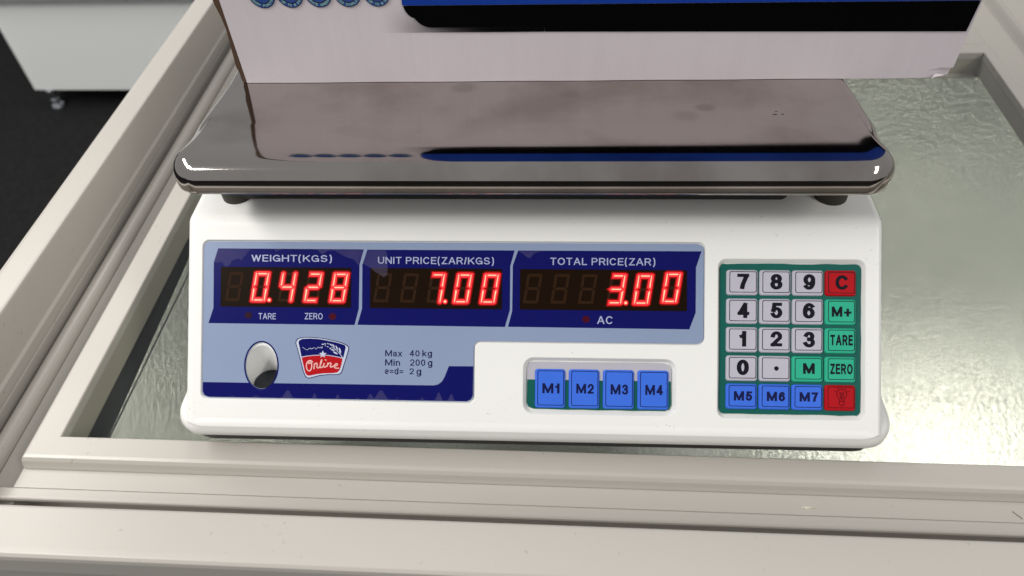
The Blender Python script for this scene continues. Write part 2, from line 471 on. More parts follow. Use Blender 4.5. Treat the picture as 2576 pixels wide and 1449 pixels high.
def smooth_pts(pts, n=5):
    out = []
    P = [pts[0]] + list(pts) + [pts[-1]]
    for i in range(1, len(P) - 2):
        a, b, c, d = P[i - 1], P[i], P[i + 1], P[i + 2]
        for k in range(n):
            t = k / n
            out.append(tuple(0.5 * (2 * b[j] + (c[j] - a[j]) * t + (2 * a[j] - 5 * b[j] + 4 * c[j] - d[j]) * t * t
                                    + (3 * b[j] - a[j] - 3 * c[j] + d[j]) * t ** 3) for j in range(2)))
    out.append(tuple(pts[-1]))
    return out

def strokes_mesh(lines, width, th, z=0.0, smooth=True):
    """pen strokes: round tubes flattened into ink"""
    cu = bpy.data.curves.new('s', 'CURVE')
    cu.dimensions = '3D'
    K = 1000.0
    cu.bevel_depth = width * K / 2
    cu.bevel_resolution = 1
    cu.use_fill_caps = True
    for pts in lines:
        if smooth and len(pts) > 2:
            pts = smooth_pts(pts)
        s = cu.splines.new('POLY')
        s.points.add(len(pts) - 1)
        for p, q in zip(s.points, pts):
            p.co = (q[0] * K, q[1] * K, 0, 1)
    me = curve_mesh(cu)
    for v in me.vertices:
        v.co = Vector((v.co.x / K, v.co.y / K, z + th * (v.co.z / (width * K) + 0.5)))
    return me

def join_meshes(mes, mat_idx=None):
    bm = bmesh.new()
    for i, me in enumerate(mes):
        n0 = len(bm.faces)
        bm.from_mesh(me)
        bm.faces.ensure_lookup_table()
        if mat_idx:
            for f in bm.faces[n0:]:
                f.material_index = mat_idx[i]
        bpy.data.meshes.remove(me)
    out = bpy.data.meshes.new('j')
    bm.to_mesh(out); bm.free()
    return out

def ring_loft(rings, cap_top=True, cap_bottom=False):
    """rings: lists of equal length of 3D points"""
    bm = bmesh.new()
    rows = [[bm.verts.new(p) for p in r] for r in rings]
    n = len(rows[0])
    for a, b in zip(rows, rows[1:]):
        for i in range(n):
            bm.faces.new((a[i], a[(i + 1) % n], b[(i + 1) % n], b[i]))
    if cap_top:
        bm.faces.new(rows[-1])
    if cap_bottom:
        bm.faces.new(rows[0])
    return from_bm(bm)

def rect_sweep(prof, x0, x1, y0, y1, closed=False):
    """mitred moulding round a rectangle. prof: (left, front, right, back outward offsets, z)"""
    bm = bmesh.new()
    rows = []
    for l, f, r, b, z in prof:
        rows.append([bm.verts.new(p) for p in ((x0 - l, y0 - f, z), (x1 + r, y0 - f, z), (x1 + r, y1 + b, z), (x0 - l, y1 + b, z))])
    prs = list(zip(rows, rows[1:]))
    if closed:
        prs.append((rows[-1], rows[0]))
    for a, b in prs:
        for i in range(4):
            bm.faces.new((a[i], a[(i + 1) % 4], b[(i + 1) % 4], b[i]))
    return from_bm(bm)

def extrude_profile(pts, axis, a, b):
    """closed profile extruded along axis. axis 'x': pts are (y,z); axis 'y': pts are (x,z)"""
    bm = bmesh.new()
    mk = (lambda p, t: (t, p[0], p[1])) if axis == 'x' else (lambda p, t: (p[0], t, p[1]))
    A = [bm.verts.new(mk(p, a)) for p in pts]
    B = [bm.verts.new(mk(p, b)) for p in pts]
    n = len(pts)
    for i in range(n):
        bm.faces.new((A[i], A[(i + 1) % n], B[(i + 1) % n], B[i]))
    bm.faces.new(A); bm.faces.new(B)
    return from_bm(bm)

def cyl_mesh(cx, cy, z0, z1, r, n=32, bev=0.0):
    rings = []
    if bev:
        prof = [(r, z0), (r, z1 - bev), (r - bev * .3, z1 - bev * .3), (r - bev, z1)]
    else:
        prof = [(r, z0), (r, z1)]
    for q, z in prof:
        rings.append([(cx + q * math.cos(2 * math.pi * i / n), cy + q * math.sin(2 * math.pi * i / n), z) for i in range(n)])
    return ring_loft(rings, True, True)

# ================================================================== SETTING
FLOOR = -0.85
bm = bmesh.new()
add_box(bm, -6, 6, -4, 8, FLOOR - 0.02, FLOOR)
fl = link('floor', from_bm(bm), M['carpet'])
fl['kind'] = 'structure'

# ================================================================== CHEST FREEZER
GX0, GX1, GY0, GY1 = -0.2393, 0.3505, 0.0025, 0.376
fz = empty('chest_freezer', (0.3, 0.2, FLOOR), 0,
           'cream chest freezer with a sliding glass lid, carrying the price scale', 'freezer')
fz_inv = Matrix.Translation((-0.3, -0.2, -FLOOR))

def fpart(name, me, m, parent=None, **k):
    if parent is None:
        me.transform(fz_inv)
        return link(name, me, m, fz, **k)
    me.transform(fz_inv)
    return link(name, me, m, parent, **k)

RX0, RX1, RY0, RY1 = -0.286, 1.10, -0.0495, 0.56
# outer rim with stepped inner wall and rolled outer edge
prof = [(-.001, -.001, -.001, -.001, -.050), (-.001, -.001, -.001, -.001, -.0065), (-.0003, -.0003, -.0003, -.0003, -.0055),
        (-.0014, -.0014, -.0014, -.0014, -.0045), (-.0014, -.0014, -.0014, -.0014, .0015), (0, 0, 0, 0, .003), (0, 0, 0, 0, .0285),
        (.0004, .0004, .0004, .0004, .0296), (.0014, .0014, .0014, .0014, .030), (.0155, .0190, .0155, .0190, .0300),
        (.0178, .0215, .0178, .0215, .0296), (.0188, .0228, .0188, .0228, .0284), (.0190, .0232, .0190, .0232, .026),
        (.0190, .0232, .0190, .0232, .014), (.0175, .0200, .0175, .0200, .010), (.0160, .0150, .0160, .0150, .008),
        (.0160, .0150, .0160, .0150, -.06)]
rim = fpart('rim', rect_sweep(prof, RX0, RX1, RY0, RY1), M['cream'])
# outer cabinet walls below the rim
prof = [(.020, .0175, .02, .02, -.058), (.020, .0175, .02, .02, -.80), (-.03, -.03, -.03, -.03, -.80)]
fpart('cabinet', rect_sweep(prof, RX0, RX1, RY0, RY1), M['cream'])
# guide rails the lids run in
g = []
g.append(extrude_profile([(-.0242, -.03), (-.0242, -.0094), (-.0292, -.0094), (-.0298, -.0085), (-.0294, -.0072), (-.0284, -.0066), (-.0237, -.0066), (-.0236, -.0071),
                          (-.0236, -.03)], 'x', -.2835, 1.09))
g.append(extrude_profile([(-.0234, -.03), (-.0234, -.0071), (-.0233, -.0066), (-.010, -.0066), (-.010, -.03)], 'x', -.2552, 1.09))
ptsb = [(-.2553, -.03), (-.2553, -.0125), (-.2705, -.0120)]
for i in range(11):
    a = math.radians(-15 + 190 * i / 10)
    ptsb.append((-.2762 + .0052 * math.cos(a), -.0120 + .0052 * math.sin(a)))
ptsb += [(-.2820, -.03)]
g.append(extrude_profile(ptsb, 'y', -.047, .555))
g.append(box_mesh(-.2842, -.2553, -.0478, .555, -.034, -.0302))
g.append(box_mesh(-.2552, 1.09, -.0478, -.0118, -.034, -.0302))
fpart('guide_rail', join_meshes(g), M['cream'])
# collar under the lid: pale strip then a dark recess, then the metal liner
coll = [(0.001, .001, .001, .001, -.006), (.001, .001, .001, .001, -.0195), (.010, .010, .010, .010, -.0200)]
fpart('collar', rect_sweep([(0.0002, 0.0002, .60, .0002, -.0062), (.0002, .0002, .60, .0002, -.0195), (.012, .012, .612, -.0035, -.0200)],
                           GX0, GX1, GY0, GY1), M['cream_dark'])
fpart('collar', box_mesh(GX0 + .001, .3500, .3722, .3768, -.0212, -.0186, bev=.0008), M['cream'])
fpart('recess_seal', extrude_profile([(GX0 - .0118, -.0198), (GX0 - .0110, -.0198), (GX0 - .0112, -.0362), (GX0 + .0002, -.0365), (GX0 + .0002, -.0372), (GX0 - .0122, -.0372)],
                                    'y', GY0 - .01, GY1 + .002), mat('grey_seal', (0.10, 0.11, 0.115), 0.5))
bm = bmesh.new()
x0, x1, y0, y1, zt, zb_ = GX0 - .0002, GX1 + .60, GY0 - .0002, GY1 + .0002, -.0369, -.478
v = [bm.verts.new(p) for p in ((x0, y0, zt), (x1, y0, zt), (x1, y1, zt + .0168), (x0, y1, zt + .0168), (x0, y0, zb_), (x1, y0, zb_), (x1, y1, zb_), (x0, y1, zb_))]
for q in ((0, 1, 5, 4), (1, 2, 6, 5), (2, 3, 7, 6), (3, 0, 4, 7), (4, 5, 6, 7)):
    bm.faces.new([v[i] for i in q])
vert_edges = [e for e in bm.edges if abs(e.verts[0].co.z - e.verts[1].co.z) < 1e-6 and e.verts[0].co.z < -.4]
bmesh.ops.bevel(bm, geom=vert_edges, offset=.003, segments=2, affect='EDGES')
fpart('liner', from_bm(bm), M['liner'])
# sliding lid: frame and pane
prof = [(0, 0, 0, 0, -.0060), (0, 0, 0, 0, -.0005), (.0005, .0005, .0005, .0005, 0), (.0138, .0108, .0070, .0120, 0),
        (.0150, .0124, .0082, .0132, -.0006), (.0156, .0138, .0088, .0140, -.0022), (.0157, .0148, .0089, .0144, -.0045),
        (.0150, .0158, .0086, .0146, -.0061), (.0120, .0150, .0080, .0146, -.0085)]
lid = fpart('sliding_lid', rect_sweep(prof, GX0, GX1, GY0, GY1), M['cream'])
fpart('glass_pane', box_mesh(GX0 - .003, GX1 + .003, GY0 - .003, GY1 + .003, -.0052, -.0012), M['glass'], lid)
# neighbouring lid frame (mullion) on the right, then its own glass
mp = [(.3596, -.016), (.3596, -.0052), (.3606, -.0040), (.3800, -.0030)]
for i in range(9):
    t = i / 8
    mp.append((.3825 + .0125 * t, -.0028 + .0072 * math.sin(math.pi * min(1, t * .92)) ** 1.3))
mp += [(.3952, -.0062), (.3962, -.0062), (.3968, -.0015), (.4180, 0.0), (.4190, -.0006), (.4192, -.006), (.4192, -.016)]
l2 = fpart('sliding_lid', join_meshes([box_mesh(.3507, .4186, .0040, .5500, -.0180, -.0063), extrude_profile(mp, 'y', -.0115, .5545),
                                       extrude_profile([(-.0115, -.016), (-.0115, -.001), (-.0105, 0), (.0015, 0), (.0025, -.001), (.0025, -.016)], 'x', .4193, 1.085)]), M['cream'])
fpart('glass_pane', box_mesh(.4193, 1.085, .0026, .553, -.0058, -.0018), M['glass'], l2)
# fixed rear cover behind the lid
fpart('rear_cover', box_mesh(-.2552, .3594, GY1 + .0150, .554, -.02, -.0015, bev=.002), M['cream'])

# ================================================================== BACKGROUND FREEZER
bgf = empty('chest_freezer', (-0.72, 1.9, FLOOR), 0,
            'white enamel freezer cabinet standing on the dark carpet across the aisle, out of focus', 'freezer')
cab = link('cabinet', box_mesh(-.742, .742, -.34, .34, .06, .78, bev=.003), M['bg_white'], bgf)
link('shade_band', box_mesh(-.75, .75, -.375, .36, .335, .40, bev=.012), M['bg_white'], bgf)  # unseen band added to cast a soft shadow down the cabinet front
def foot(x, y):
    me = join_meshes([cyl_mesh(x, y, 0.0, .011, .017, 24, .003), cyl_mesh(x, y, .011, .045, .0055, 14), cyl_mesh(x, y, .020, .028, .012, 6, .001),
                      cyl_mesh(x, y, .045, .0605, .013, 20, .002)])
    return link('levelling_foot', me, M['chrome'], bgf)
for x in (-.703, .70):
    for y in (-.332, .30):
        foot(x, y)

# ================================================================== PRICE SCALE
TH = 0.0105748
YB, ZB, AL = 0.0024477, 0.0209385, 0.7356011
ca, sa = math.cos(AL), math.sin(AL)
MP = Matrix(((1, 0, 0, 0), (0, ca, -sa, YB), (0, sa, ca, ZB), (0, 0, 0, 1)))
sc = empty('price_scale', (0, 0, 0), TH,
           'white price scale with lit red digits, coloured keypad and steel platter on the glass lid', 'scale')
mm = 0.001

def onp(me):            # panel coordinates -> scale coordinates
    me.transform(MP)
    return me

def boolean_cut(me, cutters):
    o = bpy.data.objects.new('tmp', me); COL.objects.link(o)
    tmp = []
    for k, c in enumerate(cutters):
        q = bpy.data.objects.new('cut', c); COL.objects.link(q); tmp.append(q)
        md = o.modifiers.new('b', 'BOOLEAN'); md.operation = 'INTERSECT' if k == 0 else 'DIFFERENCE'; md.solver = 'EXACT'; md.object = q
    dg = bpy.context.evaluated_depsgraph_get(); dg.update()
    out = bpy.data.meshes.new_from_object(o.evaluated_get(dg))
    for q in tmp + [o]:
        bpy.data.objects.remove(q)
    return out

# --- housing
C0 = (YB + .0987 * ca, ZB + .0987 * sa)
bm = bmesh.new()
pr = [(YB - .0035, ZB - .0035 * sa / ca), C0, (.298, .0872), (.304, .080), (.304, .0135), (YB - .0035, .0135)]
A = [bm.verts.new((-.1655, y, z)) for y, z in pr]; B = [bm.verts.new((.1655, y, z)) for y, z in pr]
for i in range(6):
    bm.faces.new((A[i], A[(i + 1) % 6], B[(i + 1) % 6], B[i]))
fa = bm.faces.new(A); fb = bm.faces.new(B)
bmesh.ops.recalc_face_normals(bm, faces=bm.faces[:])
es = [e for e in bm.edges if (e in fa.edges or e in fb.edges or (abs(e.verts[0].co.y - C0[0]) < 1e-5 and abs(e.verts[1].co.y - C0[0]) < 1e-5))
      and max(v.co.z for v in e.verts) > .02]
bmesh.ops.bevel(bm, geom=es, offset=.0034, segments=4, affect='EDGES', profile=.5)
body = from_bm(bm)

def frustum(loop_top, loop_bot, h1, h0):
    return onp(ring_loft([[(p[0], p[1], h0) for p in loop_bot], [(p[0], p[1], h1) for p in loop_top]], True, True))

# L-shaped pocket of the display overlay
def L_loop(e, r=3.2):
    u0, u1, w0, w1, un, wn = -156.9 - e, 83.4 + e, 11.6 - e, 87.4 + e, -24.5 + e, 40.6 - e
    pts = []
    def arc(cx, cy, a0, a1, rad):
        for i in range(7):
            a = math.radians(a0 + (a1 - a0) * i / 6)
            pts.append(((cx + rad * math.cos(a)) * mm, (cy + rad * math.sin(a)) * mm))
    arc(u0 + r, w0 + r, 180, 270, r)
    arc(un - r, w0 + r, 270, 360, r)
    arc(un + r, wn - r, 180, 90, r)
    arc(u1 - r, wn + r, 270, 360, r)
    arc(u1 - r, w1 - r, 0, 90, r)
    arc(u0 + r, w1 - r, 90, 180, r)
    return pts
def R_(u0, u1, w0, w1, r):
    return rr(u0 * mm, u1 * mm, w0 * mm, w1 * mm, r * mm)
cutters = [frustum(L_loop(.9), L_loop(.25), .0004, -.0011),
           frustum(R_(-1.0, 71.2, 6.2, 33.4, 5.2), R_(.7, 69.3, 8.0, 31.5, 3.6), .0003, -.0024),
           frustum(R_(89.8, 157.4, 5.8, 80.8, 4.2), R_(91.0, 155.9, 7.6, 78.5, 2.6), .0003, -.0024)]
LVX, LVY, LVR, LVZ = -.1277, .0229, .0078, .0247
cutters.append(cyl_mesh(LVX, LVY, LVZ, .07, LVR, 40))
trim = ring_loft([[(p[0], p[1], z) for p in rr(-.1750, .1750, .0006, .32, .0190, 10)] for z in (0, .2)], True, True)
body = boolean_cut(body, [trim] + cutters)
# skirt flange
rings = []
for iy, ix, z in ((.0006, .0006, .0118), (0, 0, .0125), (0, 0, .0158), (.0003, .0007, .0178), (.0010, .0020, .0196), (.0022, .0040, .0209), (.0036, .0062, .0216), (.0060, .0090, .0219)):
    rings.append([(p[0], p[1], z) for p in rr(-.1728 + ix, .1728 - ix, iy, .306 - iy, .0140 - ix * .5, 8)])
skirt = ring_loft(rings, True, True)
for p in skirt.polygons:
    p.use_smooth = len(p.vertices) == 4
house = join_meshes([body, skirt])
link('housing', house, M['white_plastic'], sc)
# small dark scuffs on the housing
def speck(u, w, r):
    n = 7
    return flat_mesh([[((u + r * random.uniform(.5, 1.2) * math.cos(6.283 * i / n)) * mm, (w + r * random.uniform(.4, 1) * math.sin(6.283 * i / n)) * mm) for i in range(n)]], .00002, .00001)
sp = [speck(*a) for a in ((-17.6, 6.3, .28), (-16.7, 6.0, .22), (-17.2, 7.9, .14), (22.4, 35.6, .2), (-9.0, 8.4, .13), (-3.5, 14.0, .12),
                          (66.5, 2.4, .22), (68.0, 2.0, .28), (70.2, 1.9, .2), (112, 1.2, .16), (-60, 4.8, .12), (-146, 7.0, .1), (95, 90, .12), (20, 92.5, .1))]
for q in sp:
    link('scuff', onp(q), M['rubber'], sc)
link('base_plate', ring_loft([[(p[0], p[1], z) for p in rr(-.1690, .1690, .0028, .302, .013, 8)] for z in (.0048, .0117)], True, True),
     M['black_plastic'], sc)
for x in (-.142, .142):
    for y in (.030, .27):
        link('foot', cyl_mesh(x, y, -.0011, .0050, .0095, 24, .001), M['rubber'], sc)
# bubble level in its well
link('bubble_level', cyl_mesh(LVX, LVY, LVZ - .002, LVZ + .0008, LVR - .0001, 36, .0006), M['bubble'], sc)

# --- platter
PX, PY0, PY1 = .1580, .0600, .2950
prof = [(.0080, -.0182, .0050, .1155), (.0008, -.0187, .0010, .1148), (.0001, -.0178, .0002, .1153), (0, -.0162, 0, .1163), (0, -.0100, 0, .1220),
        (.0006, -.0072, .0006, .1243), (.0016, -.0046, .0018, .1264), (.0031, -.0022, .0034, .1281), (.0044, -.0010, .0050, .1289), (.0054, -.0003, .0062, .1292),
        (.0062, -.0001, .0080, .12914), (.0066, 0, .0095, .1290), (.0070, 0, .0118, .1287), (.0074, 0, .0150, .1282), (.0077, 0, .0185, .1275),
        (.0080, 0, .0290, .12526), (.0083, 0, .0426, .12237)]
prof += [(.0085 + .0001 * k, 0, q, None) for k, q in enumerate((.0440, .0460, .0550, .0650, .0750, .0840, .0866, .0880))]
def ptop(y):
    t = max(0, .1468 - max(y, .104))
    return .1172 + .098 * t + .43 * t * t
def sstep(t):
    t = min(1, max(0, t)); return t * t * (3 - 2 * t)
rings = []
for ix, dzs, iy, zf in prof:
    r = max(.0040, .0135 - .8 * ix)
    x0_, x1_, y0_, y1_ = -PX + ix, PX - ix, PY0 + iy, PY1 - ix
    y_s = max(y0_ + r, .0)
    ys = [y_s + (max(.1085, y_s + .002) - y_s) * k / 7 for k in range(1, 8)]
    ys += [ys[-1] + (.1468 - ys[-1]) * k / 3 for k in (1, 2, 3)] if ys[-1] < .146 else [ys[-1] + .001 * k for k in (1, 2, 3)]
    ys += [.19, .24]
    pts = []
    def carc(cx, cy, a0):
        for i in range(9):
            a = math.radians(a0 + 90 * i / 8); pts.append((cx + r * math.cos(a), cy + r * math.sin(a)))
    carc(x1_ - r, y1_ - r, 0); carc(x0_ + r, y1_ - r, 90)
    pts += [(x0_, y) for y in ys[::-1]]
    carc(x0_ + r, y0_ + r, 180); carc(x1_ - r, y0_ + r, 270)
    pts += [(x1_, y) for y in ys]
    ring = []
    for x, y in pts:
        zs_ = ptop(y) + dzs
        f = 0 if zf is None else sstep((.108 - y) / max(.004, .108 - y0_))
        x *= 1 + .022 * sstep((y - .080) / .030)
        ring.append((x, y, zs_ + ((zf or zs_) - zs_) * f if zf else zs_))
    rings.append(ring)
pl = ring_loft(rings, True, False)
platter = link('platter', pl, M['steel'], sc, smooth=True)
link('platter_shade_block', box_mesh(-.146, .124, .0875, .285, .0878, .1080, bev=.003), M['black_plastic'], sc)  # dark block added to stand in for the shade under the platter
for x in (-.1452, .1452):
    for y in (.0935, .285):
        link('support_pad', cyl_mesh(x, y, .0870, .1090, .0078, 28), M['rubber'], sc)
# three little dents' stickers: dark nicks on the steel
nk = [flat_mesh([[(x + rx * math.cos(6.283 * i / 9), y + ry * math.sin(6.283 * i / 9)) for i in range(9)]], .00004, ptop(y) + .00001) for x, y, rx, ry in
      ((.1150, .1105, .0011, .0005), (.1186, .1107, .0007, .0004), (.1163, .1135, .0006, .0003))]
link('nick', join_meshes(nk), M['rubber'], sc)

# --- display overlay film
HO = -.0011
TOV = .0008
ell = ellipse(LVX, .0273, .0079, .0113)
ov = flat_mesh([L_loop(.0), ell], TOV, HO)
overlay = link('display_overlay', onp(ov), M['overlay'], sc)
H1 = HO + TOV
def prn(name, me, m, parent):
    return link(name, onp(me), m, parent)
INK = .00006
def mmp(pts):
    return [(a * mm, b * mm) for a, b in pts]
F1 = [(-149.9, 84.0), (-152.0, 77.2), (-151.9, 55.0), (-154.3, 47.6), (-82.2, 47.5), (-80.2, 55.4), (-80.1, 76.6), (-78.1, 83.9)]
F2 = [(-76.3, 83.8), (-78.7, 76.5), (-78.6, 55.4), (-80.8, 47.6), (-9.7, 47.4), (-7.4, 55.5), (-7.4, 76.4), (-5.4, 83.8)]
F3 = [(-3.7, 83.8), (-6.2, 76.6), (-6.3, 55.1), (-8.2, 47.5), (76.9, 47.3), (79.8, 55.2), (79.8, 76.3), (82.3, 83.9)]
for F in (F1, F2, F3):
    prn('blue_field', flat_mesh([mmp(F)], INK, H1), M['navy'], overlay)
H2 = H1 + INK
# lower navy stripe with the bubble level's ring
st = [(-156.7, 18.9), (-136.0, 18.9)]
stripe = [(-156.7, 18.9), (-43.6, 19.1), (-41.4, 19.6), (-39.6, 21.0), (-38.4, 23.0), (-36.3, 28.4), (-24.6, 28.5), (-24.7, 14.6), (-25.6, 12.8), (-27.6, 11.8),
          (-153.6, 11.8), (-155.8, 12.6), (-156.7, 14.6)]
cut = [(LVX + .0086 * math.cos(math.radians(a)), .0273 + .0120 * math.sin(math.radians(a))) for a in range(222, 319, 6)]
sp = mmp(stripe)
# carve the arc of the level out of the stripe's upper edge
arc_pts = [(x, y) for x, y in cut if y < .0189]
sp = [sp[0], (arc_pts[0][0], .0189)] + arc_pts + [(arc_pts[-1][0], .0189)] + sp[1:]
prn('blue_stripe', flat_mesh([sp], INK, H1), M['navy'], overlay)
prn('level_ring', flat_mesh([ellipse(LVX, .0273, .00858, .01198), ellipse(LVX, .0273, .0079, .0113)], INK * 1.4, H1), M['navy'], overlay)

def ptxt(s, box, parent, m=M['pale_ink'], name='lettering', bold=.135, h=None, **k):
    b = tuple(q * mm for q in box)
    return prn(name, text_mesh(s, b, INK, H2 if h is None else h, bold=bold, **k), m, parent)
ptxt('WEIGHT(KGS)', (-133.3, 77.0, -93.6, 81.3), overlay)
ptxt('UNIT PRICE(ZAR/KGS)', (-71.1, 76.3, -15.2, 80.7), overlay)
ptxt('TOTAL PRICE(ZAR)', (11.6, 76.3, 60.9, 80.8), overlay)
ptxt('TARE', (-129.4, 49.7, -120.8, 52.8), overlay)
ptxt('ZERO', (-106.6, 49.9, -97.8, 53.1), overlay)
ptxt('AC', (33.9, 49.3, 41.1, 53.1), overlay)
for u, w, m in ((-134.4, 51.6, 'lamp_off'), (-93.0, 51.5, 'lamp_off_red'), (28.7, 51.5, 'lamp_off_red')):
    prn('indicator_lamp', flat_mesh([ellipse(u * mm, w * mm, .00185, .00165, 24)], INK, H2), M[m], overlay)
NI = M['navy_ink']
for s, b in (('Max', (-67.1, 32.6, -58.9, 35.7)), ('40', (-55.3, 32.8, -50.5, 35.8)), ('kg', (-49.2, 32.0, -44.5, 35.9)),
             ('Min', (-67.1, 28.2, -59.9, 31.3)), ('200', (-55.1, 28.3, -47.7, 31.4)), ('g', (-46.4, 27.4, -44.3, 30.7)),
             ('e=d=', (-67.2, 24.1, -58.3, 27.3)), ('2', (-55.3, 24.2, -53.2, 27.1)), ('g', (-51.9, 23.2, -49.6, 26.5))):
    ptxt(s, b, overlay, NI, bold=.13, h=H1)

# emblem -------------------------------------------------------------
def lg(px, py):
    return ((-111.0 + .01634 * (px - 250)) * mm, (41.4 - .0161 * (py - 135)) * mm)
def lgs(pts):
    return [lg(*p) for p in pts]
outer = [(250, 330), (252, 270), (285, 205), (340, 165), (480, 140), (700, 133), (950, 145), (1200, 180), (1500, 245), (1700, 305), (1800, 360), (1850, 410),
         (1862, 470), (1800, 700), (1720, 950), (1675, 1120), (1640, 1190), (1580, 1240), (1500, 1257), (1250, 1258), (1000, 1288), (720, 1365), (650, 1375),
         (590, 1355), (540, 1300), (480, 1150), (380, 770), (290, 450)]
mid = [(275, 330), (278, 280), (310, 220), (360, 185), (480, 160), (700, 153), (950, 165), (1200, 202), (1500, 268), (1690, 328), (1785, 382), (1828, 420),
       (1838, 470), (1776, 700), (1697, 950), (1652, 1110), (1620, 1175), (1570, 1220), (1500, 1234), (1250, 1236), (1000, 1264), (720, 1340), (650, 1350),
       (605, 1332), (562, 1285), (505, 1145), (405, 770), (315, 450)]
top = [(345, 310), (350, 270), (385, 225), (470, 190), (700, 178), (950, 190), (1200, 230), (1500, 290), (1700, 350), (1745, 385), (1757, 440), (1690, 740),
       (1450, 692), (1250, 662), (1000, 656), (800, 667), (600, 692), (436, 722), (380, 450)]
low = [(443, 748), (600, 713), (800, 688), (1000, 677), (1250, 683), (1450, 713), (1640, 752), (1668, 790), (1655, 850), (1620, 1000), (1580, 1110), (1510, 1180),
       (1400, 1198), (1100, 1212), (900, 1240), (700, 1285), (640, 1287), (600, 1265), (570, 1230), (530, 1110)]
HB = H1
emb = link('emblem', onp(flat_mesh([lgs(outer)], INK, HB)), M['navy_ink'], sc)
def em(name, me, m):
    return link(name, onp(me), m, emb)
em('emblem_border', flat_mesh([lgs(mid)], INK, HB + INK), M['logo_white'])
em('blue_shield', flat_mesh([lgs(top)], INK, HB + 2 * INK), M['navy'])
em('red_shield', flat_mesh([lgs(low)], INK, HB + 2 * INK), M['logo_red'])
star = []
for i in range(10):
    r = 118 if i % 2 == 0 else 52
    a = math.radians(90 + 36 * i)
    star.append((1078 + r * math.cos(a), 645 - r * math.sin(a)))
em('star', flat_mesh([lgs(star)], INK, HB + 3.2 * INK), M['logo_white'])
leaf = [((1030, 345), (1120, 345), 30), ((1112, 312), (1172, 347), 26), ((1195, 310), (1258, 338), 26), ((1270, 320), (1357, 388), 34),
        ((1350, 330), (1437, 440), 38), ((1460, 372), (1532, 517), 44), ((1563, 435), (1617, 622), 56), ((1135, 378), (1165, 400), 20),
        ((1195, 408), (1250, 424), 24), ((1268, 452), (1337, 468), 28), ((1305, 497), (1438, 522), 38), ((1378, 556), (1532, 634), 48)]
lv = []
for a, b, w in leaf:
    ax, ay = a; bx, by = b
    dx, dy = bx - ax, by - ay; Ln = math.hypot(dx, dy); nx, ny = -dy / Ln, dx / Ln
    up, dn = [], []
    for i in range(9):
        t = i / 8; q = w / 2 * math.sin(math.pi * t) ** .8
        up.append((ax + dx * t + nx * q, ay + dy * t + ny * q)); dn.append((ax + dx * t - nx * q, ay + dy * t - ny * q))
    lv.append(flat_mesh([lgs(up + dn[-2:0:-1])], INK, HB + 3.2 * INK))
lv.append(strokes_mesh([lgs([(1340, 420), (1450, 490), (1550, 580), (1620, 665), (1680, 740)])], 22 * .01634 * mm, INK, HB + 3.3 * INK))
em('wheat_ear', join_meshes(lv), M['logo_white'])
em('flourish', strokes_mesh([lgs(p) for p in ([(465, 435), (520, 475), (610, 522), (650, 488), (700, 462), (720, 480), (700, 490)],
                                               [(720, 462), (745, 490), (780, 462), (830, 452), (870, 490), (905, 470), (930, 430), (965, 452)],
                                               [(930, 425), (980, 452), (1010, 430), (1040, 468), (1065, 420), (1010, 440)])], 13 * .01634 * mm, INK, HB + 3.2 * INK), M['logo_white'])
word = [[(760, 850), (700, 838), (640, 862), (600, 930), (590, 1010), (610, 1090), (650, 1140), (690, 1145), (730, 1100), (752, 1010), (745, 930), (712, 880), (668, 862),
         (640, 895), (668, 925), (720, 905), (785, 868)],
        [(830, 925), (826, 1000), (818, 1095)], [(822, 990), (858, 930), (895, 912), (918, 945), (905, 1005), (915, 1045), (950, 1055), (985, 1030)],
        [(985, 1030), (1015, 960), (1048, 860), (1050, 808), (1030, 850), (1008, 960), (1015, 1030), (1050, 1040), (1090, 1000)],
        [(1125, 905), (1108, 980), (1125, 1025), (1165, 1020), (1195, 985)], [(1145, 800), (1185, 825)],
        [(1240, 890), (1222, 960), (1215, 1015)], [(1222, 970), (1265, 915), (1318, 905), (1330, 945), (1305, 1000), (1330, 1025), (1370, 1010), (1410, 985)],
        [(1410, 985), (1470, 985), (1520, 950), (1505, 920), (1460, 935), (1430, 985), (1440, 1035), (1495, 1055), (1568, 1052)]]
em('lettering', strokes_mesh([lgs(p) for p in word], 38 * .01634 * mm, INK, HB + 3.2 * INK), M['logo_pink'])

# lifted film patches (air under the film)
def hill(u, w, hw, hh):
    pts = [(u - hw, w)]
    for i in range(1, 12):
        t = i / 12; pts.append((u - hw + 2 * hw * t, w + hh * math.exp(-((t - .5) * 4.2) ** 2)))
    pts.append((u + hw, w))
    return flat_mesh([mmp(pts)], .00003, H2 + INK * 2.2)
hl = [hill(*a) for a in ((-114.5, 11.9, 3.9, 3.9), (-101.3, 11.9, 1.9, 2.3), (-90.0, 11.9, 1.9, 2.0), (-80.4, 11.9, 1.0, .8), (-74.0, 11.9, 2.6, 2.6), (-68.9, 11.9, 4.8, 4.6),
                         (-61.0, 11.9, 1.0, 1.0), (-49.0, 11.9, 1.5, 1.5), (-41.0, 11.9, 2.6, 4.0), (-35.0, 11.9, 2.2, 3.4), (-130, 11.9, 2.2, 1.2), (-142, 11.9, 1.5, .8))]
hl.append(flat_mesh([mmp([(-149.6, 83.8), (-152, 77), (-147.5, 77.3), (-146.3, 75.2), (-144.8, 75.2), (-142.6, 78.2), (-140.0, 79.1), (-138.2, 78.4), (-136, 81), (-133.5, 83.9)])], .00003, H2 + INK * 2.2))
hl.append(flat_mesh([mmp([(-122.2, 83.9), (-121.2, 82.6), (-119.6, 83.3), (-117, 83.9)])], .00003, H2 + INK * 2.2))
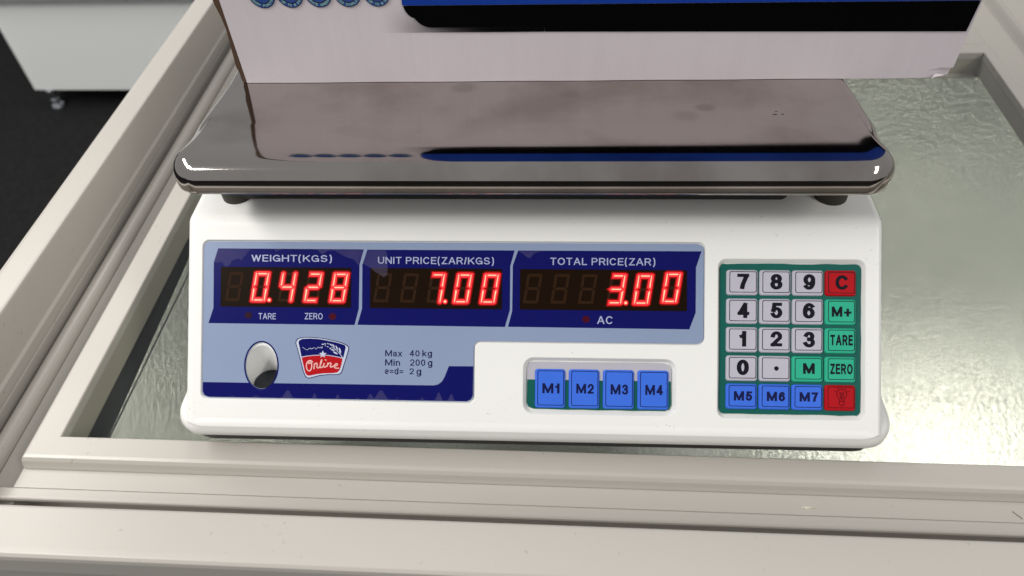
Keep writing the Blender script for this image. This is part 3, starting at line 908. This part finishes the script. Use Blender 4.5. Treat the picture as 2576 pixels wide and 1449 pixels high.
hl.append(flat_mesh([mmp([(-101, 83.8), (-98.5, 81.3), (-96, 83.0), (-92.5, 83.4), (-87.5, 80.5), (-82.8, 79.0), (-80.3, 76.0), (-80.0, 77.5), (-78.3, 83.6)])], .00003, H2 + INK * 2.2))
hl.append(flat_mesh([mmp([(-76.0, 83.6), (-78.5, 77.0), (-74.8, 75.3), (-72.2, 72.9), (-70.3, 72.2), (-68.0, 70.4), (-66.4, 72.2), (-66.3, 77), (-66.6, 81.6), (-67.4, 83.6)])], .00003, H2 + INK * 4.2))
hl.append(flat_mesh([mmp([(-3.6, 83.6), (-1.2, 82.2), (.6, 80.6), (2.1, 80.2), (3.8, 82.4), (6.5, 83.2), (9, 83.6)])], .00003, H2 + INK * 2.2))
for q in hl:
    prn('lifted_film', q, M['film'], overlay)

# --- LED windows and digits
SEG = {'0': 'abcdef', '2': 'abged', '3': 'abgcd', '4': 'fgbc', '7': 'abc', '8': 'abcdefg', ' ': ''}
def seg_polys():
    Wd, Ht, t = 7.35, 14.2, 1.5
    g = .28
    h2 = Ht / 2
    P = {}
    P['a'] = [(t * .78, Ht), (Wd - t * .72, Ht), (Wd - t * .72, Ht - t), (t * .78, Ht - t)]
    P['d'] = [(t * .78, 0), (Wd - t * .72, 0), (Wd - t * .72, t), (t * .78, t)]
    P['g'] = [(t * .35, h2), (t * .95, h2 + t / 2), (Wd - t * .95, h2 + t / 2), (Wd - t * .35, h2), (Wd - t * .95, h2 - t / 2), (t * .95, h2 - t / 2)]
    P['f'] = [(.05, Ht - .35), (.55, Ht), (t * .55, Ht), (t * .92, Ht - .1 - g), (t, h2 + t * .6), (t * .2, h2 + g), (0, h2 + g * 1.6)]
    P['b'] = [(Wd - x, y) for x, y in P['f']]
    P['e'] = [(x, Ht - y) for x, y in P['f']]
    P['c'] = [(Wd - x, Ht - y) for x, y in P['f']]
    return P
SP = seg_polys()
def shrink(poly, d):
    # signed-area safe inward offset of a convex polygon
    n = len(poly)
    A2 = sum(poly[i][0] * poly[(i + 1) % n][1] - poly[(i + 1) % n][0] * poly[i][1] for i in range(n))
    if A2 < 0:
        poly = poly[::-1]
    out = []
    for i in range(n):
        p0, p1, p2 = Vector(poly[i - 1]), Vector(poly[i]), Vector(poly[(i + 1) % n])
        a = (p1 - p0).normalized(); b = (p2 - p1).normalized()
        na, nb = Vector((-a.y, a.x)), Vector((-b.y, b.x))
        k = na + nb
        k = k / max(.35, (1 + na.dot(nb)))
        q = p1 + k * d
        out.append((q.x, q.y))
    return out
def place(poly, u0, w0):
    return [((u0 + x + y * .155) * mm, (w0 + y) * mm) for x, y in poly]
HWIN = H2
TWIN = .00012
HS = HWIN + TWIN
def digit(ch, u0, w0, dot, parent):
    mes, idx = [], []
    lit = SEG[ch]
    for s, poly in SP.items():
        if s in lit:
            for k, (d, hh) in enumerate(((-1.05, .00016), (-.42, .00022), (.05, .00030), (.50, .00036))):  # first two layers spread beyond the segment as painted glow
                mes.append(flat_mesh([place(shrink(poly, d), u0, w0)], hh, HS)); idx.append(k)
        else:
            mes.append(flat_mesh([place(shrink(poly, .08), u0, w0)], .00004, HS)); idx.append(4)
    if dot:
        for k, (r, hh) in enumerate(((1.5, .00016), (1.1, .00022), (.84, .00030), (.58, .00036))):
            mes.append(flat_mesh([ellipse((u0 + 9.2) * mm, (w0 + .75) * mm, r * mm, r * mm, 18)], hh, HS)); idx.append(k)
    me = join_meshes(mes, idx)
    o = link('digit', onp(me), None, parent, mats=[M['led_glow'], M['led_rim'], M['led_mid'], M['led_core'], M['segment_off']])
    return o
wins = ((-148.4, -84.0, ' 0428', 1, [-146.3, -133.3, -120.1, -107.3, -94.6], 58.35),
        (-74.8, -11.2, '  700', 2, [-73.4, -60.5, -47.6, -34.7, -21.8], 58.45),
        (-2.7, 75.7, '   300', 3, [-1.4, 11.6, 24.6, 38.0, 50.5, 63.7], 58.65))
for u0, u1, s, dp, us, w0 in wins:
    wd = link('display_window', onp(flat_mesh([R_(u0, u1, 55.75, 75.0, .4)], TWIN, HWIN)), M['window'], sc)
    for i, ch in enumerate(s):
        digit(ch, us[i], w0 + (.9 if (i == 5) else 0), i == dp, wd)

# --- keypads
def jag(loop, amp):
    return [(x + random.uniform(-amp, amp), y + random.uniform(-amp, amp)) for x, y in loop]
def densify(loop, step):
    out = []
    for i in range(len(loop)):
        a, b = Vector(loop[i]), Vector(loop[(i + 1) % len(loop)])
        n = max(1, int((b - a).length / step))
        for k in range(n):
            out.append(tuple(a.lerp(b, k / n)))
    return out
HK0 = -.0024
HK = HK0 + .0007
link('keypad_membrane', onp(flat_mesh([jag(densify(R_(91.2, 155.7, 8.0, 78.3, 2.4), .006), .00018)], .0007, HK0)), M['green'], sc)
link('memory_key_membrane', onp(flat_mesh([jag(densify(R_(1.1, 68.9, 8.4, 22.5, 3.2)[:1] and [(.0011, .0225), (.0011, .0115), (.0018, .0095), (.0042, .0085), (.066, .0085), (.0682, .0095), (.0689, .0115), (.0689, .0225)], .007), .00013)], .0007, HK0)),
     M['green'], sc)
link('memory_key_membrane', onp(flat_mesh([jag(densify([(.0011, .0226), (.0689, .0226), (.0689, .0280), (.0680, .0302), (.0660, .0311), (.0042, .0311), (.0020, .0302), (.0011, .0280)], .008), .00013)], .0007, HK0)),
     M['lav'], sc)

def key_body(u0, u1, w0, w1, r, h):
    rings = []
    for ins, z in ((-.08, 0), (0, .15), (.12, h * .6), (.40, h * .92), (.8, h)):
        rings.append([(p[0], p[1], HK + z * mm) for p in R_(u0 + ins, u1 - ins, w0 + ins, w1 - ins, max(.4, r - ins * .5))])
    me = ring_loft(rings, True, False)
    for p in me.polygons:
        p.use_smooth = len(p.vertices) == 4
    return onp(me)
KH = 1.0
HT = HK + KH * mm
def key(u0, u1, w0, w1, face, legend, lbox, m, ink, label, bold=.21, du=1.15, dw=1.2):
    k = link('key', key_body(u0 - du, u1 + .1, w0 - dw, w1 + .1, 1.3, KH), m, sc)
    k['label'] = label
    link('key_outline', onp(flat_mesh([R_(u0 + .1, u1 - .45, w0 + .1, w1 - .5, .9), R_(u0 + .42, u1 - .77, w0 + .42, w1 - .82, .7)], .00005, HT - .00001)), ink, k)
    if legend:
        link('legend', onp(text_mesh(legend, tuple(q * mm for q in lbox), .00005, HT, bold=bold)), ink, k)
    return k
cols = [(95.3, 108.4), (110.5, 123.5), (125.5, 138.4), (140.5, 153.2)]
rows = [(64.7, 75.2), (51.3, 61.8), (38.0, 48.4), (24.6, 35.1), (11.5, 22.0)]
names = [['7', '8', '9', 'C'], ['4', '5', '6', 'M+'], ['1', '2', '3', 'TARE'], ['0', '.', 'M', 'ZERO'], ['M5', 'M6', 'M7', '*']]
for r, (w0, w1) in enumerate(rows):
    for c, (u0, u1) in enumerate(cols):
        s = names[r][c]
        m, ink, cn = M['key_white'], M['key_ink'], 'pale grey'
        if s in ('M+', 'TARE', 'M', 'ZERO'):
            m, cn = M['key_teal'], 'green'
        if s in ('M5', 'M6', 'M7'):
            m, ink, cn = M['key_blue'], M['key_ink_blue'], 'blue'
        if s in ('C', '*'):
            m, ink, cn = M['key_red'], M['key_ink_red'], 'red'
        uc, wc = (u0 + u1) / 2, (w0 + w1) / 2
        lb = (uc - 2.85, wc - 3.65, uc + 2.75, wc + 3.65)
        if s == '1': lb = (uc - 1.9, wc - 3.65, uc + 1.6, wc + 3.65)
        if s == 'C': lb = (uc - 3.0, wc - 3.5, uc + 2.8, wc + 3.3)
        if s == 'M+': lb = (uc - 4.6, wc - 2.6, uc + 4.3, wc + 2.2)
        if s in ('TARE', 'ZERO'): lb = (uc - 5.2, wc - 2.7, uc + 5.0, wc + 2.5)
        if s == 'M': lb = (uc - 2.6, wc - 2.6, uc + 2.7, wc + 2.5)
        if s in ('M5', 'M6', 'M7'): lb = (uc - 4.1, wc - 2.45, uc + 4.3, wc + 2.1)
        leg = None if s in ('.', '*') else s
        k = key(u0, u1, w0, w1, None, leg, lb, m, M['key_ink'] if s == 'C' else ink,
                {'.': 'pale grey key marked with a dot', '*': 'red key marked with a light bulb', 'C': 'red key marked C'}.get(s, cn + ' key marked ' + s))
        if s == '.':
            link('legend', onp(flat_mesh([ellipse((uc + .2) * mm, (wc - .3) * mm, .00105, .00105, 24)], .00005, HT)), M['key_ink'], k)
        if s == '*':
            cx, cy = uc + .15, wc + 1.4
            lines = [[(cx + 2.25 * math.cos(math.radians(a)), cy + 2.25 * math.sin(math.radians(a))) for a in range(-50, 231, 20)],
                     [(cx - 1.45, cy - 1.7), (cx - 1.1, cy - 2.6), (cx - 1.05, cy - 4.0)], [(cx + 1.45, cy - 1.7), (cx + 1.1, cy - 2.6), (cx + 1.05, cy - 4.0)],
                     [(cx + 1.1 * math.cos(math.radians(a)), cy - 4.3 + 1.1 * math.sin(math.radians(a))) for a in range(0, 361, 24)],
                     [(cx - .9, cy + .7), (cx - .4, cy - 2.4)], [(cx + .9, cy + .7), (cx + .4, cy - 2.4)], [(cx - .9, cy + .7), (cx, cy + .3), (cx + .9, cy + .7)], [(cx, cy), (cx, cy - 2.5)]]
            for a in (25, 60, 90, 120, 155):
                q = math.radians(a)
                lines.append([(cx + 3.0 * math.cos(q), cy + 2.8 * math.sin(q)), (cx + 3.8 * math.cos(q), cy + 3.4 * math.sin(q))])
            link('legend', onp(strokes_mesh([mmp(l) for l in lines], .34 * mm, .00006, HT)), ink, k)
for i, (u0, u1) in enumerate(((5.9, 19.0), (21.9, 35.1), (38.0, 51.3), (54.2, 67.5))):
    uc = (u0 + u1) / 2
    key(u0, u1, 10.4, 27.5, None, 'M%d' % (i + 1), (uc - 4.1, 16.2, uc + 4.1, 21.1), M['key_blue'], M['key_ink_blue'], 'blue key marked M%d' % (i + 1), bold=.19, du=1.0, dw=1.15)

# ================================================================== CARTON ON THE PLATTER
bx = empty('cardboard_box', (0.0276, 0.28, 0.1172), TH,
           'white cardboard carton with black and blue print, standing on the steel platter', 'box')
BI = Matrix.Rotation(TH, 4, 'Z')
off = BI.inverted() @ Vector((0.0276, 0.28, 0))
BM = Matrix.Translation((-off.x, -off.y, 0))   # scale coordinates (z from the lid) -> carton coordinates
def bpart(name, me, m, parent=bx, **k):
    me.transform(Matrix.Translation((0, 0, -.1172)) @ BM)
    return link(name, me, m, parent, **k)
YF = .1468
ZT = .285
# front face: a corrugated sheet with a bumped lower right corner
bm = bmesh.new()
nx, nz = 60, 48
g = []
for j in range(nz + 1):
    row = []
    for i in range(nx + 1):
        x = -.1472 + (.2069 + .1472) * i / nx
        z = .1174 + (ZT - .1174) * (j / nz) ** 1.5
        zz = z + max(0, .0016 - .0016 * ((.2069 - x) / .012)) if (x > .195 and j == 0) else z
        y = YF + .00014 * math.sin(x * 90 + z * 20) * math.exp(-((z - .1174) / .03) ** 2)
        if x > .199 and z < .122:
            y += .0022 * (x - .199) / .008
        row.append(bm.verts.new((x, y, zz)))
    g.append(row)
for j in range(nz):
    for i in range(nx):
        bm.faces.new((g[j][i], g[j][i + 1], g[j + 1][i + 1], g[j + 1][i]))
bmesh.ops.recalc_face_normals(bm, faces=bm.faces[:])
ret = bmesh.ops.extrude_face_region(bm, geom=bm.faces[:])
vs = [q for q in ret['geom'] if isinstance(q, bmesh.types.BMVert)]
bmesh.ops.translate(bm, verts=vs, vec=(0, .0028, 0))
front = bpart('front_panel', from_bm(bm), M['card'])
# print on the front panel
def on_front(loops, th, d):
    me = flat_mesh(loops, th, 0)
    me.transform(Matrix(((1, 0, 0, 0), (0, 0, -1, YF - d), (0, 1, 0, 0), (0, 0, 0, 1))))
    return me
FI = .00008
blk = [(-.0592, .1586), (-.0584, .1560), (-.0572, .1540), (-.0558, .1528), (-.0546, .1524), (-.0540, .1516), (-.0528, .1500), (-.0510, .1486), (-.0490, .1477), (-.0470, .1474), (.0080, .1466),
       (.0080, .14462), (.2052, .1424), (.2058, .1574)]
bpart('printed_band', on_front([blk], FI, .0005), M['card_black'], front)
bpart('printed_band', on_front([[(-.0594, .1588), (.2058, .1576), (.2062, .30), (-.0594, .30)]], FI, .00051), M['card_blue'], front)
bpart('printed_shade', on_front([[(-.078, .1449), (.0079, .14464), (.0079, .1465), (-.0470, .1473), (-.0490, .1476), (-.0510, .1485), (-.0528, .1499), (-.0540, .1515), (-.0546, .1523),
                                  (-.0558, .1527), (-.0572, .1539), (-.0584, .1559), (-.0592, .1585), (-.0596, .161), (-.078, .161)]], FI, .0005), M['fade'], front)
def arc_text(s, cx, cz, r, size, a_mid, d):
    mes = []
    n = len(s)
    for i, ch in enumerate(s):
        if ch == ' ':
            continue
        a = a_mid + (i - (n - 1) / 2) * size * .82 / r
        narrow = .35 if ch in '1I' else 1.0
        t = text_mesh(ch, (-size * .36 * narrow, -size * .5, size * .36 * narrow, size * .5), FI * .5, 0, bold=.16)
        t.transform(Matrix.Rotation(a, 4, 'Z') @ Matrix.Translation((0, -r, 0)))
        t.transform(Matrix.Translation((cx, cz, 0)))
        t.transform(Matrix(((1, 0, 0, 0), (0, 0, -1, YF - d), (0, 1, 0, 0), (0, 0, 0, 1))))
        mes.append(t)
    return join_meshes(mes)
for cx, s in ((-.1258, 'MEMORY FUNCTION'), (-.1123, 'USE UP TO 8 DIGITS'), (-.0986, 'ACCURATE OPERATION'), (-.0847, 'LCD DISPLAY'), (-.0708, 'USE UP TO 8 HOURS')):
    cz, r = .16465, .0063
    b = bpart('printed_badge', on_front([ellipse(cx, cz, r, r, 48)], FI, .0005), M['badge_navy'], front)
    # ring and centre belong to the badge's own print
    ring = on_front([ellipse(cx, cz, r * .93, r * .93, 44)], FI, .0005 + FI * 1.1)
    core = on_front([ellipse(cx, cz, r * .66, r * .66, 40), ellipse(cx, cz, r * .58, r * .58, 40)], FI, .0005 + FI * 2.2)
    tx = arc_text(s, cx, cz, r * .785, .00125, 0, .0005 + FI * 2.2)
    for me, m in ((ring, M['badge_blue']), (core, M['badge_navy']), (tx, M['badge_text'])):
        me.transform(Matrix.Translation((0, 0, -.1172)) @ BM)
    bm2 = bmesh.new()
    bm2.from_mesh(b.data)
    for k, me in enumerate((ring, core, tx)):
        n0 = len(bm2.faces); bm2.from_mesh(me); bm2.faces.ensure_lookup_table()
        for f in bm2.faces[n0:]:
            f.material_index = k + 1
        bpy.data.meshes.remove(me)
    bm2.to_mesh(b.data); bm2.free()
    for q in ('badge_blue', 'badge_navy', 'badge_text'):
        b.data.materials.append(M[q])
# side flap with its raw brown edge standing a little proud on the left
bm = bmesh.new()
zs = [.1174 + (ZT - .1174) * (k / 24) ** 1.4 for k in range(25)]
def bul(z):
    return .0024 + .0008 * math.exp(-((z - .130) / .006) ** 2) - .0008 * math.exp(-((z - .146) / .008) ** 2) + .0016 * sstep((z - .150) / .015) + .0003 * math.sin(z * 900)
Ls = [[bm.verts.new((-.1472 - bul(z), YF + y_, z)) for z in zs] for y_ in (.0006, .0034)]
Rs = [[bm.verts.new((-.1468, YF + y_, z)) for z in zs] for y_ in (.0006, .0034)]
for k in range(24):
    bm.faces.new((Ls[0][k], Rs[0][k], Rs[0][k + 1], Ls[0][k + 1]))
    bm.faces.new((Ls[1][k], Rs[1][k], Rs[1][k + 1], Ls[1][k + 1]))
    bm.faces.new((Ls[0][k], Ls[1][k], Ls[1][k + 1], Ls[0][k + 1]))
bpart('cut_edge', from_bm(bm), M['kraft'])
sides = [box_mesh(-.1470, -.1442, YF + .0036, .42, .1174, ZT), box_mesh(.2037, .2065, YF + .0036, .42, .1174, ZT), box_mesh(-.1470, .2065, .4202, .423, .1174, ZT)]
for me in sides:
    bpart('side_panel', me, M['card'])
bpart('bottom_panel', box_mesh(-.1440, .2035, YF + .0036, .4198, .1176, .1204), M['kraft'])
bpart('top_panel', box_mesh(-.1440, .2035, YF + .0036, .4198, ZT - .0030, ZT - .0002), M['card'])
# crushed corner curl
bm = bmesh.new()
rows_ = []
for k in range(9):
    a = math.radians(-60 + 200 * k / 8)
    rows_.append([bm.verts.new((.1985 + .0010 * t + t * .0006 * math.sin(k), YF - .0006 + .0010 * math.cos(a), .1180 + .0010 * math.sin(a) + .00035 * t)) for t in range(4)])
for a, b in zip(rows_, rows_[1:]):
    for i in range(3):
        bm.faces.new((a[i], a[i + 1], b[i + 1], b[i]))
bpart('crushed_corner', from_bm(bm), M['card'], smooth=True)

# ================================================================== CRUMBS ON THE FREEZER
bm = bmesh.new()
vs = []
for i in range(9):
    t = i / 8
    wv = .0007 * math.sin(math.pi * min(1, .1 + t)) * random.uniform(.6, 1.2)
    x = .1303 + .0062 * t; y = -.0194 + random.uniform(-.0002, .0002) - .0004 * t
    vs.append([bm.verts.new((x, y - wv, -.0064)), bm.verts.new((x, y, -.0058 + random.uniform(0, .0003))), bm.verts.new((x, y + wv, -.0064))])
for a, b in zip(vs, vs[1:]):
    bm.faces.new((a[0], a[1], b[1], b[0])); bm.faces.new((a[1], a[2], b[2], b[1]))
o = link('paper_scrap', from_bm(bm), M['scrap'])
o['label'] = 'tiny pale torn paper scrap lying on the cream front frame'
o['category'] = 'paper scrap'
cu = bpy.data.curves.new('f', 'CURVE'); cu.dimensions = '3D'; cu.bevel_depth = .00016; cu.bevel_resolution = 1
s = cu.splines.new('POLY'); s.points.add(4)
for p, q in zip(s.points, ((.2260, -.0180), (.2268, -.0190), (.2277, -.0199), (.2285, -.0208), (.2290, -.0216))):
    p.co = (q[0], q[1], -.0063, 1)
o = link('fibre', curve_mesh(cu), M['fibre'])
o['label'] = 'short brown fibre lying on the cream front frame near its seam'
o['category'] = 'fibre'
